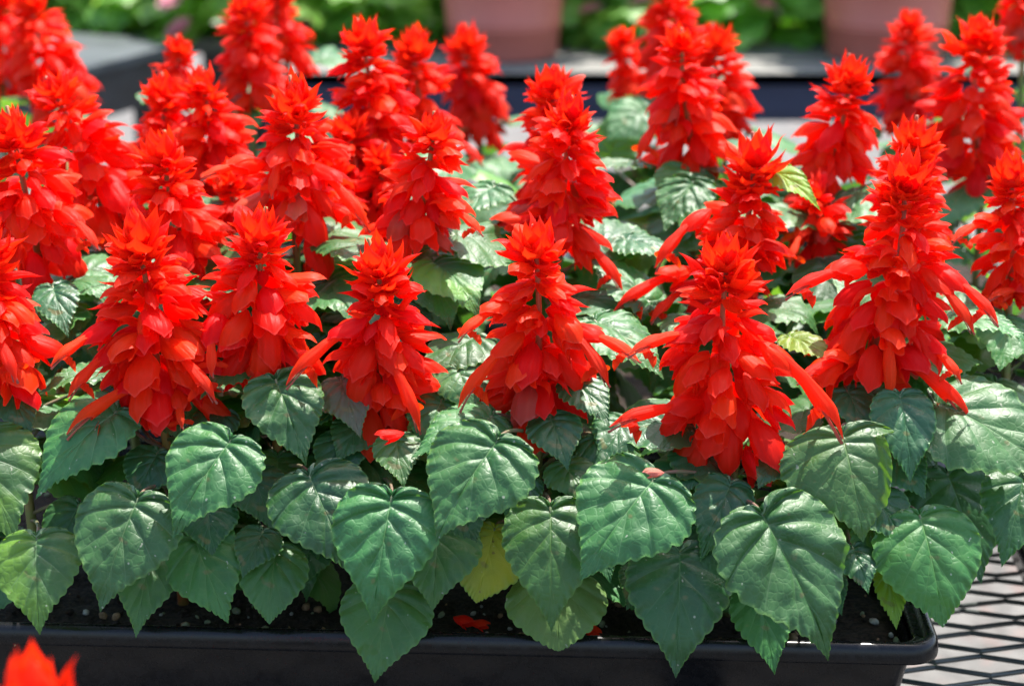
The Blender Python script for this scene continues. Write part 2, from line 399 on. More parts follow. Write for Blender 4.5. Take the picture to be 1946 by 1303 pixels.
# ------------------------------------------------------------------ leaves
OUT = [(0, 0), (-.035, .05), (-.085, .14), (-.09, .25), (-.03, .37), (.09, .455), (.24, .48), (.39, .435), (.53, .335), (.655, .225), (.76, .135), (.86, .068), (.94, .026), (1.0, 0)]
OUTR = [(0, 0), (-.02, .07), (-.02, .18), (.03, .31), (.13, .42), (.28, .49), (.44, .50), (.60, .45), (.74, .35), (.85, .24), (.92, .15), (.965, .08), (.99, .03), (1.0, 0)]
def cr(P, t):
    n = len(P)-1; x = t*n; i = min(int(x), n-1); f = x-i
    p0, p1, p2, p3 = [Vector(P[max(0, min(n, k))]) for k in (i-1, i, i+1, i+2)]
    return .5*((2*p1)+(p2-p0)*f+(2*p0-5*p1+4*p2-p3)*f*f+(3*p1-p0-3*p2+p3)*f*f*f)
def leaf_mesh(name, mat, wid=1.0, seed=0, arch=.10, fold=.10, cup=.35, quilt=.012, wave=.02, nt_=64, ns=10, rnd_shape=0.0, teeth=12, twist=0.0, tipcurl=0.0, skew=0.0, foldedge=0):
    """blade with its base at the origin, tip at (1,0,0), upper face +Z; unit length"""
    R_ = random.Random(seed); ofs = Vector((R_.uniform(0, 50), R_.uniform(0, 50), 0))
    mb = MB(); b0 = 0
    VN = 7.0
    for side in (-1, 1):
        ww = wid*(1+skew*side)
        b = len(mb.v)
        for i in range(nt_+1):
            t = i/nt_
            tm = t**.88; M0 = cr(OUT, tm)*(1-rnd_shape)+cr(OUTR, tm)*rnd_shape
            Mp = Vector((M0.x, M0.y*ww))
            am = .025*min(1, t/.10)*min(1, (1-t)/.22)**.9
            ct = t*teeth+.1*math.sin(9*t+seed)
            sc_ = abs(math.sin(PI*ct))**.6
            o = (Mp-Vector((.36, 0))); o.normalize(); Mp = Mp+o*(am*(sc_-.3)) + Vector((am*.8*(.5-(ct % 1)), 0))
            P = Vector((t**3.0, 0))
            for j in range(ns+1):
                s = j/ns
                p = P*(1-s)+Mp*s
                p.x -= .06*math.sin(PI*s)*(1-t)*ww
                y = p.y
                q = abs(math.sin(PI*VN*(t+side*.012)))**.8*min(1, s*5)*(1-.45*s)*min(1, (1-t)**1.4*2.0)
                z = quilt*q*2.6
                z += fold*y*(1-y/.35*.5) - cup*y*y
                z += arch*4*p.x*(1-p.x)*(1 if p.x > 0 else .4)
                z += wave*noise.noise(Vector((p.x*3.2, side*y*3.2, 0))+ofs)*(.35+s) + quilt*1.1*noise.noise(Vector((p.x*9, side*y*9, 3))+ofs)*min(1, s*4)
                z -= tipcurl*max(0, p.x-.75)**2*8
                if s > .8: z += am*.6*(s-.8)*5*math.sin(2*PI*ct+1.0)
                yy = side*y
                if foldedge == side and y > .22*ww and p.x > .05:      # one margin curls over
                    e = (y-.22*ww); yy = side*(.22*ww+e*.05-e*.25*0); z += e*.75; yy = side*(.22*ww + e*.25)
                if twist:
                    a = twist*p.x; yy, z = yy*math.cos(a)-z*math.sin(a), yy*math.sin(a)+z*math.cos(a)
                mb.v.append((p.x, yy, z))
        c = ns+1
        for i in range(nt_):
            for j in range(ns):
                q4 = (b+i*c+j, b+(i+1)*c+j, b+(i+1)*c+j+1, b+i*c+j+1)
                uv = [(i/nt_, .5+.5*side*j/ns), ((i+1)/nt_, .5+.5*side*j/ns), ((i+1)/nt_, .5+.5*side*(j+1)/ns), (i/nt_, .5+.5*side*(j+1)/ns)]
                if side < 0: q4 = q4[::-1]; uv = uv[::-1]
                mb.face(q4, uv)
    me = mb.mesh(name, mat)
    return me
# object coordinates in leaf shaders are in leaf units (length 1); rescale textures by making meshes in metres
def scaled(me, L):
    me2 = me.copy(); me2.transform(Matrix.Scale(L, 4)); return me2
GEN = []
for k in range(14):
    r = random.Random(k+500)
    mat = M_LEAF[[G_, G_, DP, FR, G_, DP, G_, FR, DP, G_, MO, G_, DP, G_][k]]
    me = leaf_mesh('leaf_blade', mat, wid=r.uniform(.85, 1.08), seed=k*7, arch=r.uniform(.05, .16), fold=r.uniform(-.05, .2), cup=r.uniform(.1, .6),
                   quilt=r.uniform(.010, .018), wave=r.uniform(.03, .09), nt_=48, ns=7, rnd_shape=r.uniform(0, .35), teeth=14, twist=r.uniform(-.35, .35), tipcurl=r.uniform(0, .25))
    me.transform(Matrix.Scale(.055, 4)); GEN.append(me)      # 55 mm long

def frame(B, d, n):
    d = d.normalized(); n = (n-d*n.dot(d)).normalized(); y = n.cross(d)
    M = Matrix((d, y, n)).transposed().to_4x4(); M.translation = B; return M
def petiole(leafobj, a, b, sag, r=.0011):
    """tube in leaf-local space joining the blade's base with the stem point (world a -> world b)"""
    pts = []
    for k in range(6):
        t = k/5; pts.append(a.lerp(b, t)+Vector((0, 0, sag*4*t*(1-t))))
    inv = leafobj.matrix_world_local.inverted()
    mb = MB(); mb.tube([inv @ p for p in pts], [r*1.25]*2+[r]*4, 7)
    return mb.build('petiole', M_PET, leafobj)

# ------------------------------------------------------------------ flowers (metres)
def calyx_mesh(seed, young=False):
    r = random.Random(seed); L = .0250 if not young else .0215; Rw = .0064 if not young else .0046
    Rw *= r.uniform(.88, 1.12); flat = r.uniform(.58, .8)
    bend = r.uniform(-.05, .14); mb = MB(); up_pt = r.uniform(.34, .46); lo_pt = r.uniform(.16, .32); op = r.uniform(.8, 1.25)
    ph = r.uniform(0, 6)
    def fn(u, v):
        th = (v*2-1)*PI         # 0 = upper side
        a = abs(th)/1.5; lipU = (1-a**1.5) if a < 1 else 0
        lipL = 0
        for c in (PI-.72, -PI+.72):
            b = abs(th-c)/.72; 
            if b < 1: lipL = max(lipL, (1-b**1.25))
        Lt = .60 + up_pt*lipU + lo_pt*lipL
        if abs(th) < .35: Lt += .05*(1-abs(th)/.35)
        x = u*Lt
        rr = .12+.88*math.sin(PI/2*min(1, u*1.55))**.9
        rr *= 1+.10*op*max(0, u-.6)
        rib = 1+(.06*math.cos(9*th+ph)+.045*math.cos(14*th+ph*2))*min(1, u*2)
        yv = math.sin(th)*Rw*rr*rib
        zv = math.cos(th)*Rw*flat*rr*rib
        # keeled upper lip; the sides pinch in beyond the mouth
        over = max(0, x-.55)/.45
        zv += Rw*.25*max(0, math.cos(th))**3*u
        if abs(th) < PI/2: zv -= Rw*over*over*(.75 + (1-op)*1.0); yv *= 1+.10*over-.18*over*over
        else: zv -= Rw*.5*over*op; yv *= 1+.5*over
        zv += bend*L*x*x*2 + L*.02*math.sin(x*9+ph)*u
        return (x*L, yv, zv)
    mb.grid(fn, 11, 32, closed_v=True)
    return mb.mesh('calyx', M_CAL)
def bract_mesh(seed, mat=None, wide=1.0):
    r = random.Random(seed); L = .019; W = .0047*r.uniform(.85, 1.15)*wide; mb = MB(); curl = r.uniform(-.25, .25); cupd = r.uniform(.4, .95)
    tipout = r.uniform(-.2, .7)
    def fn(u, v):
        s = v*2-1
        w = (math.sin(PI*u**.66)**.9)*(1-u)**.45 if 0 < u < 1 else 0
        w = max(w, .0)*1.30; 
        y = s*W*w
        x = u
        # cup inwards (towards +Z = outer face), arch along the length
        z = -cupd*W*w*s*s + .0045*math.sin(PI*u*.9) - curl*L*u*u*.5 + tipout*L*max(0, u-.72)**2*3
        z += .0004*math.cos(s*9)*w
        return (x*L, y, z)
    mb.grid(fn, 14, 9)
    return mb.mesh('bract', mat or M_BUD)
def corolla_mesh(seed):
    r = random.Random(seed); L = 1.0; mb = MB()
    # unit length along +X (scaled at placement); upper side +Z
    def tube(u, v):
        th = (v*2-1)*PI
        rad = .034+.054*u**1.4 - .02*max(0, u-.85)*4
        keel = 1+.07*math.cos(th*6)
        Lt = .70 + .30*max(0, math.cos(th*.5))**5 + .03*math.cos(2*th)
        x = u*Lt
        w = 1.0; o = max(0, x-.72)/.28
        nzz = 1+.16*noise.noise(Vector((x*7, math.sin(th)*1.5, math.cos(th)*1.5+seed*5)))
        y = math.sin(th)*rad*w*keel*nzz*(1-.45*o*o); z = math.cos(th)*rad*1.15*keel*nzz*(1-.5*o)
        z += .07*math.sin(PI*x)-.05*o*o
        return (x, y, z)
    mb.grid(tube, 18, 22, closed_v=True)
    # lower lip: three small rolled lobes
    for k, a in enumerate((-1, 0, 1)):
        def lobe(u, v, a=a):
            s = v*2-1; w = .075*math.sin(PI*min(.98, u*.8+.18))
            th = PI*.0+u*1.9
            x = .66+.10*math.sin(th)+.02*abs(a)
            z = -.10-.13*(1-math.cos(th))*.55 - .01*a*a
            y = a*(.07+.13*u)+s*w*1.3
            return (x, y, z+.03*s*s)
        mb.grid(lobe, 8, 6)
    mb.k = 1
    mb.tube([(.7, .01, .01), (.9, .012, -.03), (1.05, .02, -.05-.03*r.random())], [.012, .010, .018], 5)
    mb.tube([(.7, -.01, .01), (.88, -.02, -.02), (1.02, -.03, -.05)], [.010, .008, .008], 5)
    me = mb.mesh('corolla', [M_COR, M_FADE]); return me
CAL = [calyx_mesh(k) for k in range(12)]
M_OLD = mat_petal('withering_calyx', (.52, .05, .035), (.8, .08, .03), .35)
OLD = []
for k in (2, 7):
    o_ = CAL[k].copy(); o_.materials.clear(); o_.materials.append(M_OLD); OLD.append(o_)
YNG = [calyx_mesh(k+40, True) for k in range(8)]
BRA = [bract_mesh(k) for k in range(9)]
NAR = [bract_mesh(k+20, None, .62) for k in range(5)]
NARC = [bract_mesh(k+60, M_CAL, .62) for k in range(5)]
COR = [corolla_mesh(k) for k in range(4)]

def sub(mesh_, name, parent, M, s=1.0, sy=1.0):
    o = bpy.data.objects.new(name, mesh_); link(o, parent)
    o.matrix_basis = M @ Matrix.Diagonal((s, s*sy, s, 1))
    return o

PLANTS = []
def salvia(label, tip, base, Y, wpx, soil=None, lean=0, nleaf=4, seed=0, front=False, tubes=(), extra=(), loose=0.0, crown=1.0, stem_from=None, dens=6, stemc=None, leafmin=.42, gap=0.0, Ybase=None, leafs=1.0):
    rnd = random.Random(seed*13+7)
    S = mm(Y, (tip[1]+base[1])/2)
    T = at(tip[0], tip[1], Y+lean); B = at(base[0], base[1], Ybase or Y)
    ax = T-B; H = ax.length; axn = ax.normalized()
    if soil is None:
        s0 = B - Vector((ax.x, ax.y, 0))*.5
        soil = (s0.x+rnd.uniform(-.006, .006), s0.y+rnd.uniform(-.004, .010))
    G = Vector((soil[0], soil[1], BZ+.0475))
    root = empty('salvia_plant', G, label, 'salvia', 'red flowering salvia plants')
    mid = G.lerp(B, .55) + Vector((rnd.uniform(-.004, .004), 0, 0)) - Vector((ax.x, ax.y, 0))*.12
    def stem_pt(t):
        return (G*(1-t)*(1-t)+mid*2*t*(1-t)+B*t*t)-G
    st = MB(); k = 9; st.tube([stem_pt(i/k) for i in range(k+1)], [.0031-.0009*i/k for i in range(k+1)], 9)
    st.build('stem', M_STEMO if stemc else M_STEMG, root)
    # the spike
    side = axn.cross(Vector((0, 1, 0))).normalized(); fw = side.cross(axn)
    curve = rnd.uniform(-.08, .08)*H
    def axis(t): return (B-G) + ax*t + side*(curve*4*t*(1-t))
    rc = MB(); rc.tube([axis(i/8*.93) for i in range(9)], [.0023-.0013*i/8 for i in range(9)], 8)
    spike = rc.build('flower_spike', M_STEMR if not stemc else M_STEMO, root)
    Rad = wpx*S/2*1.07
    unit = Rad/.0280                       # calyces reach this radius
    cs = max(.66, min(1.0, unit*.88)); off0 = max(0, Rad-.0235*cs)
    elo = rnd.uniform(-9, 7); crown *= rnd.uniform(.82, 1.15); pk = rnd.uniform(.8, 1.0)
    crownH = min(.027*cs*crown, H*.34)
    body = H-crownH
    pitch = .0090*cs
    nw = max(2, int(body/pitch))
    phi0 = rnd.uniform(0, 2*PI)
    for w in range(nw+1):
        t = w/nw                           # 0 bottom .. 1 top of body
        h = body*(t**.94)/H
        if gap and w > 0: h = (gap + (1-gap)*t)*body/H
        c = axis(h)
        nfl = dens + (2 if Rad > .029 and .1 < t < .75 else 1 if t < .9 else 0)
        if w == 0: nfl = max(4, dens-2)
        if loose and rnd.random() < loose: nfl -= 2
        phi0 += PI/2+.35
        for f_ in range(nfl):
            ph = phi0 + 2*PI*f_/nfl + rnd.uniform(-.4, .4)
            el = R(-56+48*t**.9 + elo + rnd.uniform(-25, 22))
            if t > .88: el = R(18+rnd.uniform(-14, 16))
            out = side*math.cos(ph)+fw*math.sin(ph)
            d = out*math.cos(el)+axn*math.sin(el)
            wid_t = 1.06-.30*t**1.5
            sc_ = cs*wid_t*rnd.uniform(.80, 1.18)
            yg = t > .70 and rnd.random() < .75
            me = rnd.choice(YNG if yg else CAL)
            if t < .55 and rnd.random() < .035: me = rnd.choice(OLD)
            upv = axn*math.cos(el)-out*math.sin(el)
            upv = (upv + out.cross(axn)*rnd.uniform(-.45, .45)).normalized()
            M = frame(c+out*(.0022*cs+off0*(1-t**2.2*.9)*rnd.uniform(.3, 1.0))+axn*rnd.uniform(-.0045, .0045), d, upv)
            sub(me, 'calyx', spike, M, sc_, rnd.uniform(.88, 1.12))
            if rnd.random() < .42:
                e2 = el+R(rnd.uniform(4, 34)); ph2 = ph+rnd.uniform(-.5, .5); o2_ = side*math.cos(ph2)+fw*math.sin(ph2)
                d2 = o2_*math.cos(e2)+axn*math.sin(e2)
                sub(rnd.choice(NARC), 'bract', spike, frame(c+o2_*(.004+off0*.6*(1-t**2.2*.9))+axn*rnd.uniform(-.004, .004), d2, axn*math.cos(e2)-o2_*math.sin(e2)+o2_.cross(axn)*rnd.uniform(-1, 1)), cs*rnd.uniform(.95, 1.25), rnd.uniform(.7, .95))
    # crown of overlapping pointed buds
    c = axis(body/H); ctop = T-G
    cr_ = min(Rad*.36, .0095)
    for ring, (n, el0, s_, rr, hh) in enumerate(((7, -6, .95, .40, -.60), (8, 10, .95, .40, -.30), (8, 30, 1.0, .36, -.12), (7, 52, 1.15, .42, .06), (6, 68, 1.15, .36, .18), (5, 80, 1.1, .24, .30), (4, 87, .95, .10, .48))):
        for f_ in range(n):
            ph = rnd.uniform(-.2, .2)+2*PI*f_/n+ring*.55
            el = R(el0+rnd.uniform(-13, 13)); out = side*math.cos(ph)+fw*math.sin(ph)
            d = out*math.cos(el)+axn*math.sin(el); upv = out*math.sin(el)-axn*math.cos(el)
            me = rnd.choice(BRA if rnd.random() < .72 else NAR)
            M = frame(c+axn*hh*crownH*.8+out*cr_*rr*.6, d, (upv+out.cross(axn)*rnd.uniform(-.3, .3)).normalized())
            s1 = s_*crownH/.023*rnd.uniform(.62, 1.05)*(.80 if ring < 6 else .6)
            sub(me, 'bract', spike, M, s1, rnd.uniform(.9, 1.15)*1.15)
    # corollas, each in its own calyx
    for (a, b, *rest) in tubes:
        dy = rest[0] if rest else -.025
        A = at(a[0], a[1], Y+dy*.7); E = at(b[0], b[1], Y+dy*1.3)
        d = E-A; L = d.length
        upv = Vector((0, -.25, 1)) + Vector((-d.x, 0, 0)).normalized()*0 
        M = frame(A-G-d*.25, d, upv)
        sub(rnd.choice(COR), 'corolla', spike, M, L*1.25*1.0, max(.85, min(1.3, .034/L)))
        near = axis(max(0, min(1, (A-B).dot(axn)/H+.08)))
        q = (A-G); o2 = (q-near)
        dd = (o2.normalized()*.5+d.normalized()).normalized()
        M = frame(q-dd*.017, dd, upv)
        sub(rnd.choice(CAL), 'calyx', spike, M, cs*1.0, .95)
    # leaves in crossed pairs
    stemL = (B-G).length; az = rnd.uniform(0, PI)
    for k in range(nleaf):
        t = leafmin+(.97-leafmin)*((k+.35)/nleaf)
        az += PI/2+rnd.uniform(-.35, .35)
        for s_ in (0, PI):
            a = az+s_+rnd.uniform(-.25, .25)
            dr = Vector((math.cos(a), math.sin(a), 0))
            if front and dr.y < -.12: continue
            if front and t < .6 and dr.y < .2: continue
            top = t
            L = rnd.uniform(.046, .064)*(1.05-.25*max(0, t-.7)/.3)*leafs
            drop = R(rnd.uniform(2, 38) + (18 if t < .6 else 0))
            p0 = stem_pt(t)
            pl = rnd.uniform(.014, .026)
            pb = p0 + dr*pl + Vector((0, 0, pl*rnd.uniform(.15, .7)))
            d = dr*math.cos(drop)-Vector((0, 0, 1))*math.sin(drop)
            n = dr*math.sin(drop)+Vector((0, 0, 1))*math.cos(drop)+dr.cross(Vector((0, 0, 1)))*rnd.uniform(-.4, .4)
            M = frame(pb, d, n)
            sc_ = L/.055
            o = sub(rnd.choice(GEN), 'leaf', root, M, sc_, rnd.uniform(.9, 1.1))
            inv = o.matrix_basis.inverted()
            pts = [pb.lerp(p0, q/4)-Vector((0, 0, .003*4*(q/4)*(1-q/4))) for q in range(5)]
            mb = MB(); mb.tube([inv @ p for p in pts], [.0010/sc_]*4+[.0014/sc_], 6); mb.build('petiole', M_PET, o)
    PLANTS.append(dict(root=root, G=G, B=B, stem=stem_pt, ax=ax))
    return root

# ------------------------------------------------------------------ the plants, front row first
P = {}
def pl(key, *a, **k): P[key] = len(PLANTS); return salvia(*a, seed=len(PLANTS)+1, **k)
# front row
pl('A', 'salvia cut by the left edge, its low spike tip just inside the frame', (-22, 395), (14, 700), .955, 235, front=True, nleaf=4, tubes=(((-5, 640), (30, 720)),))
pl('G', 'broad front salvia with five drooping tubes, third spike base from the left corner', (238, 378), (300, 750), .950, 268, front=True, nleaf=4,
   tubes=(((175, 640), (98, 692)), ((200, 680), (130, 752)), ((250, 742), (128, 820)), ((342, 680), (408, 757)), ((338, 765), (346, 812))), stemc=1)
pl('I', 'front salvia with spiky open crown and green stem between the two broader spikes', (510, 372), (514, 672), .958, 236, front=True, nleaf=4, tubes=(((402, 640), (402, 712)),), stemc=1)
pl('O', 'front salvia with pink withered petal tip and a long tube hanging right', (692, 430), (712, 755), .948, 222, front=True, nleaf=4, tubes=(((650, 640), (545, 727)), ((742, 690), (798, 815))), stemc=1)
pl('Q', 'centre front salvia spike with four flared tubes above the heart shaped leaf', (1010, 402), (1020, 742), .950, 236, front=True, nleaf=4,
   tubes=(((935, 595), (872, 640)), ((955, 670), (872, 770)), ((1095, 640), (1156, 728)), ((1125, 640), (1212, 682))))
pl('U', 'tallest front salvia hanging lowest over the tray, with tubes to both sides', (1398, 425), (1402, 826), .935, 282, front=True, nleaf=4,
   tubes=(((1295, 640), (1198, 668)), ((1285, 780), (1163, 806)), ((1490, 690), (1602, 828))))
pl('X', 'massive right front salvia with tube hanging straight down its orange stem', (1712, 262), (1652, 675), .975, 278, front=True, nleaf=4, lean=.01,
   tubes=(((1600, 520), (1498, 556)), ((1820, 540), (1896, 612)), ((1790, 550), (1850, 628)), ((1686, 625), (1690, 766)), ((1720, 690), (1846, 797)), ((1590, 690), (1518, 722)), ((1775, 665), (1826, 722))))
# second row
pl('B', 'left salvia leaning right above the edge plant, stem showing beneath it', (8, 180), (72, 478), 1.045, 255, nleaf=4, tubes=(((140, 420), (185, 470)),), stemc=1)
pl('F', 'salvia in the thick left cluster with crown between the twin upper heads', (314, 228), (368, 490), 1.05, 215, nleaf=4, stemc=1)
pl('H', 'salvia with tall flame crown and dark red stem, tube slanting right', (546, 122), (560, 420), 1.06, 225, nleaf=4, tubes=(((625, 345), (700, 432)), ((455, 320), (385, 335)), ((530, 310), (515, 372))))
pl('N', 'salvia with three part crown and long bare orange stem below its spike', (826, 195), (792, 425), 1.03, 188, nleaf=4, tubes=(((868, 405), (914, 442)),), stemc=1)
pl('P', 'centre rear salvia with pale front calyx and a tube drooping right', (1088, 160), (1062, 455), 1.06, 215, nleaf=4, tubes=(((1120, 470), (1182, 548)),))
pl('T', 'slim salvia with small rounded loose bud crown beside yellow green leaf', (1428, 228), (1385, 540), 1.05, 185, nleaf=4, loose=.4, crown=1.2, tubes=(((1270, 530), (1168, 588)), ((1310, 430), (1246, 505)), ((1290, 560), (1238, 608))))
pl('W', 'salvia whose flared crown rises right behind the massive right spike', (1745, 200), (1720, 470), 1.06, 180, nleaf=4)
pl('E', 'right edge salvia of rounded calyces half outside the frame', (1908, 278), (1918, 540), 1.04, 165, nleaf=4, loose=.3, tubes=(((1925, 555), (1882, 566)), ((1860, 430), (1812, 455))))
# third row
pl('C', 'left salvia bending right with orange flame crown near the left edge', (75, 128), (195, 385), 1.13, 245, nleaf=4)
pl('E2', 'left one of twin salvia heads beneath the small rear head', (305, 122), (300, 330), 1.20, 150, nleaf=5, leafmin=.35)
pl('E3', 'right one of twin salvia heads with crown split by a side bud', (384, 112), (425, 340), 1.17, 175, nleaf=5, leafmin=.35)
pl('K', 'tall salvia with claw like orange crown standing free at the top', (672, 15), (706, 300), 1.20, 185, nleaf=7, leafmin=.35, leafs=1.15)
pl('K2', 'dense salvia mass behind the bare stemmed plant, left of centre', (640, 200), (680, 420), 1.17, 165, nleaf=5, leafmin=.35)
pl('X1', 'salvia crowded between the flame crowned plants of the left cluster', (432, 292), (462, 470), 1.12, 150, nleaf=3)
pl('X2', 'shorter salvia pressed behind the tall flame crown, low in the left cluster', (612, 262), (636, 462), 1.13, 165, nleaf=3)
pl('X3', 'small salvia half hidden behind the one with the long bare stem', (735, 262), (728, 420), 1.15, 135, nleaf=3)
pl('P1', 'salvia crown peeping above the centre rear spike from behind', (1052, 110), (1050, 400), 1.17, 180, nleaf=7, leafmin=.35, leafs=1.15, tubes=(((1130, 355), (1165, 385)),))
pl('S', 'salvia with orange stem over the bright striped leaves, right of centre', (1296, 35), (1318, 285), 1.20, 185, nleaf=7, leafmin=.35, leafs=1.15, tubes=(((1250, 235), (1212, 300)),), stemc=1)
pl('V', 'salvia with pointed bud crown before the navy board', (1612, 85), (1570, 325), 1.17, 180, nleaf=7, leafmin=.35, leafs=1.15, tubes=(((1500, 400), (1470, 450)),), stemc=1)
pl('V2', 'short salvia low behind the pointed bud plant with drooping calyces', (1540, 340), (1555, 450), 1.13, 150, nleaf=5, leafmin=.35, tubes=(((1520, 450), (1500, 500)),))
pl('Z', 'big soft focus salvia at upper right beside the terracotta pot', (1880, 12), (1868, 330), 1.26, 215, nleaf=5, leafmin=.35)
# far rows, out of focus
pl('L', 'rear salvia with plump crown left of the first terracotta pot', (786, 35), (812, 250), 1.30, 140, nleaf=5, leafmin=.35, tubes=(((870, 270), (915, 310)),))
pl('E1', 'small blurred salvia head highest above the twin heads', (332, 55), (322, 200), 1.33, 105, nleaf=5, leafmin=.35)
pl('J', 'blurred rear salvia cut by the top edge above the left cluster', (455, -35), (480, 175), 1.42, 145, nleaf=5, leafmin=.35)
pl('J2', 'blurred darker salvia touching the right of another at top edge', (530, -55), (545, 110), 1.52, 130, nleaf=5, leafmin=.35)
pl('M', 'blurred cone shaped salvia standing in front of the first terracotta pot', (888, 30), (912, 225), 1.50, 140, nleaf=5, leafmin=.35)
pl('R', 'blurred small salvia head leaning left of the shaded one', (1175, 42), (1205, 175), 1.56, 105, nleaf=5, leafmin=.35)
pl('R2', 'shaded blurred salvia cut by the top edge right of centre', (1252, -60), (1280, 140), 1.50, 150, nleaf=5, leafmin=.35)
pl('S2', 'blurred salvia close behind the right shoulder of the orange stemmed one', (1352, 28), (1372, 240), 1.40, 150, nleaf=5, leafmin=.35)
pl('Y', 'blurred narrow salvia in front of the second terracotta pot', (1730, 5), (1722, 210), 1.46, 135, nleaf=5, leafmin=.35)
pl('D', 'large blurred salvia mass in the upper left corner', (50, -45), (120, 180), 1.46, 190, nleaf=5, leafmin=.35)
pl('D2', 'dark blurred salvia at the far upper left edge', (-10, -60), (5, 160), 1.56, 170, nleaf=5, leafmin=.35)
pl('BB', 'blurred salvia tip in the upper right corner', (1950, -70), (1945, 60), 1.50, 120, nleaf=5, leafmin=.35)
# one plant close to the lens, in its own small pot
pl('CC', 'blurred close salvia crown poking into the bottom left corner', (70, 1224), (92, 1740), .58, 340, soil=(-.135, .62), nleaf=0, crown=1.5)
gp = PLANTS[-1]['G']; gp_root = PLANTS[-1]['root']

# ------------------------------------------------------------------ leaves seen one by one
VIEW = Vector((0, -CP, SP))
def leaf(base, tip, wpx, Y, plant, mat=G_, dY=-.028, up=.55, roll=0.0, seed=None, rs=.1, arch=.09, fold=.06, cup=.35, quilt=.014, wave=.035, twist=0.0, tipcurl=.0, skew=0.0, foldedge=0, label=None, teeth=17, nope=False, pz=-.022):
    global _ls
    _ls += 1
    seed = seed or _ls*3
    if dY == -.028: Y += .016
    B = at(base[0], base[1], Y); T = at(tip[0], tip[1], Y+dY)
    d = T-B; L = d.length
    W = wpx*mm(Y, (base[1]+tip[1])/2)
    n = VIEW*(1-up)+Vector((0, 0, 1))*up
    side = n.cross(d).normalized(); n = n+side*roll*n.length
    me = leaf_mesh('leaf_blade', M_LEAF[mat], wid=W/L/.96, seed=seed, arch=arch, fold=fold, cup=cup, quilt=quilt, wave=wave, rnd_shape=rs, twist=twist, tipcurl=tipcurl, skew=skew, foldedge=foldedge, teeth=teeth, nt_=84, ns=12)
    me.transform(Matrix.Scale(L, 4))
    pd = PLANTS[P[plant]]; G = pd['G']
    M = frame(B-G, d, n)
    o = sub(me, 'leaf', pd['root'], M, 1.0)
    if label: o['label'] = label
    # petiole from the stem
    zt = (B.z+pz-G.z)/max(.02, pd['stem'](1).z); zt = max(.12, min(.95, zt))
    sp = pd['stem'](zt)
    inv = o.matrix_basis.inverted(); b0 = B-G
    if (sp-b0).length > .075: sp = b0+(sp-b0).normalized()*.075
    pts = []
    for k in range(9):
        t = k/8
        q = b0*(1-t)**2 + (b0-d.normalized()*.006+Vector((0, .010, 0)))*2*t*(1-t) + sp*t*t
        pts.append(inv @ q)
    mb = MB(); mb.tube([inv @ (b0+d.normalized()*.006)]+pts, [.0004]+[.0008]*4+[.0010]*5, 8); mb.build('petiole', M_PET, o)
    return o
_ls = 0
# hanging over the front rim, left to right
leaf((-45, 838), (30, 1032), 205, .905, 'A', MO)
leaf((222, 782), (67, 948), 165, .915, 'G', G_, fold=.12, skew=-.1, up=.6)
leaf((70, 1022), (76, 1206), 165, .875, 'A', MO, up=.3)
leaf((290, 1040), (258, 1212), 128, .888, 'G', FR, up=.25)
leaf((262, 948), (190, 1163), 205, .875, 'G', G_, up=.45, quilt=.018)
leaf((438, 838), (328, 1022), 185, .880, 'G', G_, up=.5, fold=.12, quilt=.02)
leaf((368, 1018), (434, 1184), 148, .890, 'I', FR, up=.25, rs=.3)
leaf((524, 1040), (512, 1186), 126, .888, 'I', FR, up=.3, rs=.6)
leaf((588, 905), (668, 1092), 195, .885, 'I', DP, up=.45, rs=.1, quilt=.018)
leaf((742, 1118), (712, 1297), 172, .876, 'O', FR, up=.25, rs=.2)
leaf((744, 945), (708, 1184), 200, .862, 'O', G_, up=.45, quilt=.022, fold=.08)
leaf((834, 1000), (822, 1160), 165, .886, 'O', FR, up=.3, rs=.2)
leaf((946, 837), (828, 1030), 215, .872, 'Q', G_, up=.55, fold=.12, quilt=.022)
leaf((940, 1005), (905, 1146), 155, .896, 'Q', YE, up=.3, rs=.7, label='yellowing leaf with brown specks')
leaf((1055, 1090), (1062, 1236), 182, .884, 'Q', PA, up=.25, rs=.9, teeth=14, label='pale rounded leaf hanging over the rim')
leaf((1046, 965), (1048, 1200), 178, .872, 'Q', FR, up=.4, fold=-.12, quilt=.012)
leaf((1242, 912), (1102, 1104), 228, .868, 'U', G_, up=.5, fold=.08, quilt=.018)
leaf((1292, 1048), (1284, 1288), 196, .870, 'U', DP, up=.3, quilt=.012)
leaf((1388, 920), (1330, 1068), 112, .892, 'U', DP, up=.4)
leaf((1438, 1118), (1472, 1282), 116, .884, 'U', FR, up=.25, rs=.2)
leaf((1448, 978), (1576, 1254), 250, .856, 'U', G_, up=.5, quilt=.024, fold=.1)
leaf((1600, 828), (1640, 1030), 250, .895, 'X', FR, up=.45, foldedge=1, quilt=.014, fold=-.02, label='broad leaf with its right margin curled over')
leaf((1748, 980), (1792, 1192), 198, .893, 'X', FR, up=.4, rs=.5, quilt=.012)
leaf((1684, 1085), (1703, 1197), 56, .897, 'X', LI, up=.3, rs=.5)
leaf((1652, 990), (1628, 1108), 60, .905, 'X', FR, up=.3)
leaf((1710, 752), (1730, 918), 120, .925, 'X', DP, up=.5, rs=.2)
leaf((1775, 765), (2010, 915), 235, .935, 'E', G_, up=.6, rs=.25, fold=.1)
leaf((1945, 905), (1903, 1078), 140, .93, 'E', DP, up=.4)
leaf((1800, 900), (1865, 1110), 190, .955, 'E', DP, up=.4)
leaf((1610, 742), (1648, 842), 85, .945, 'X', DP, up=.5)
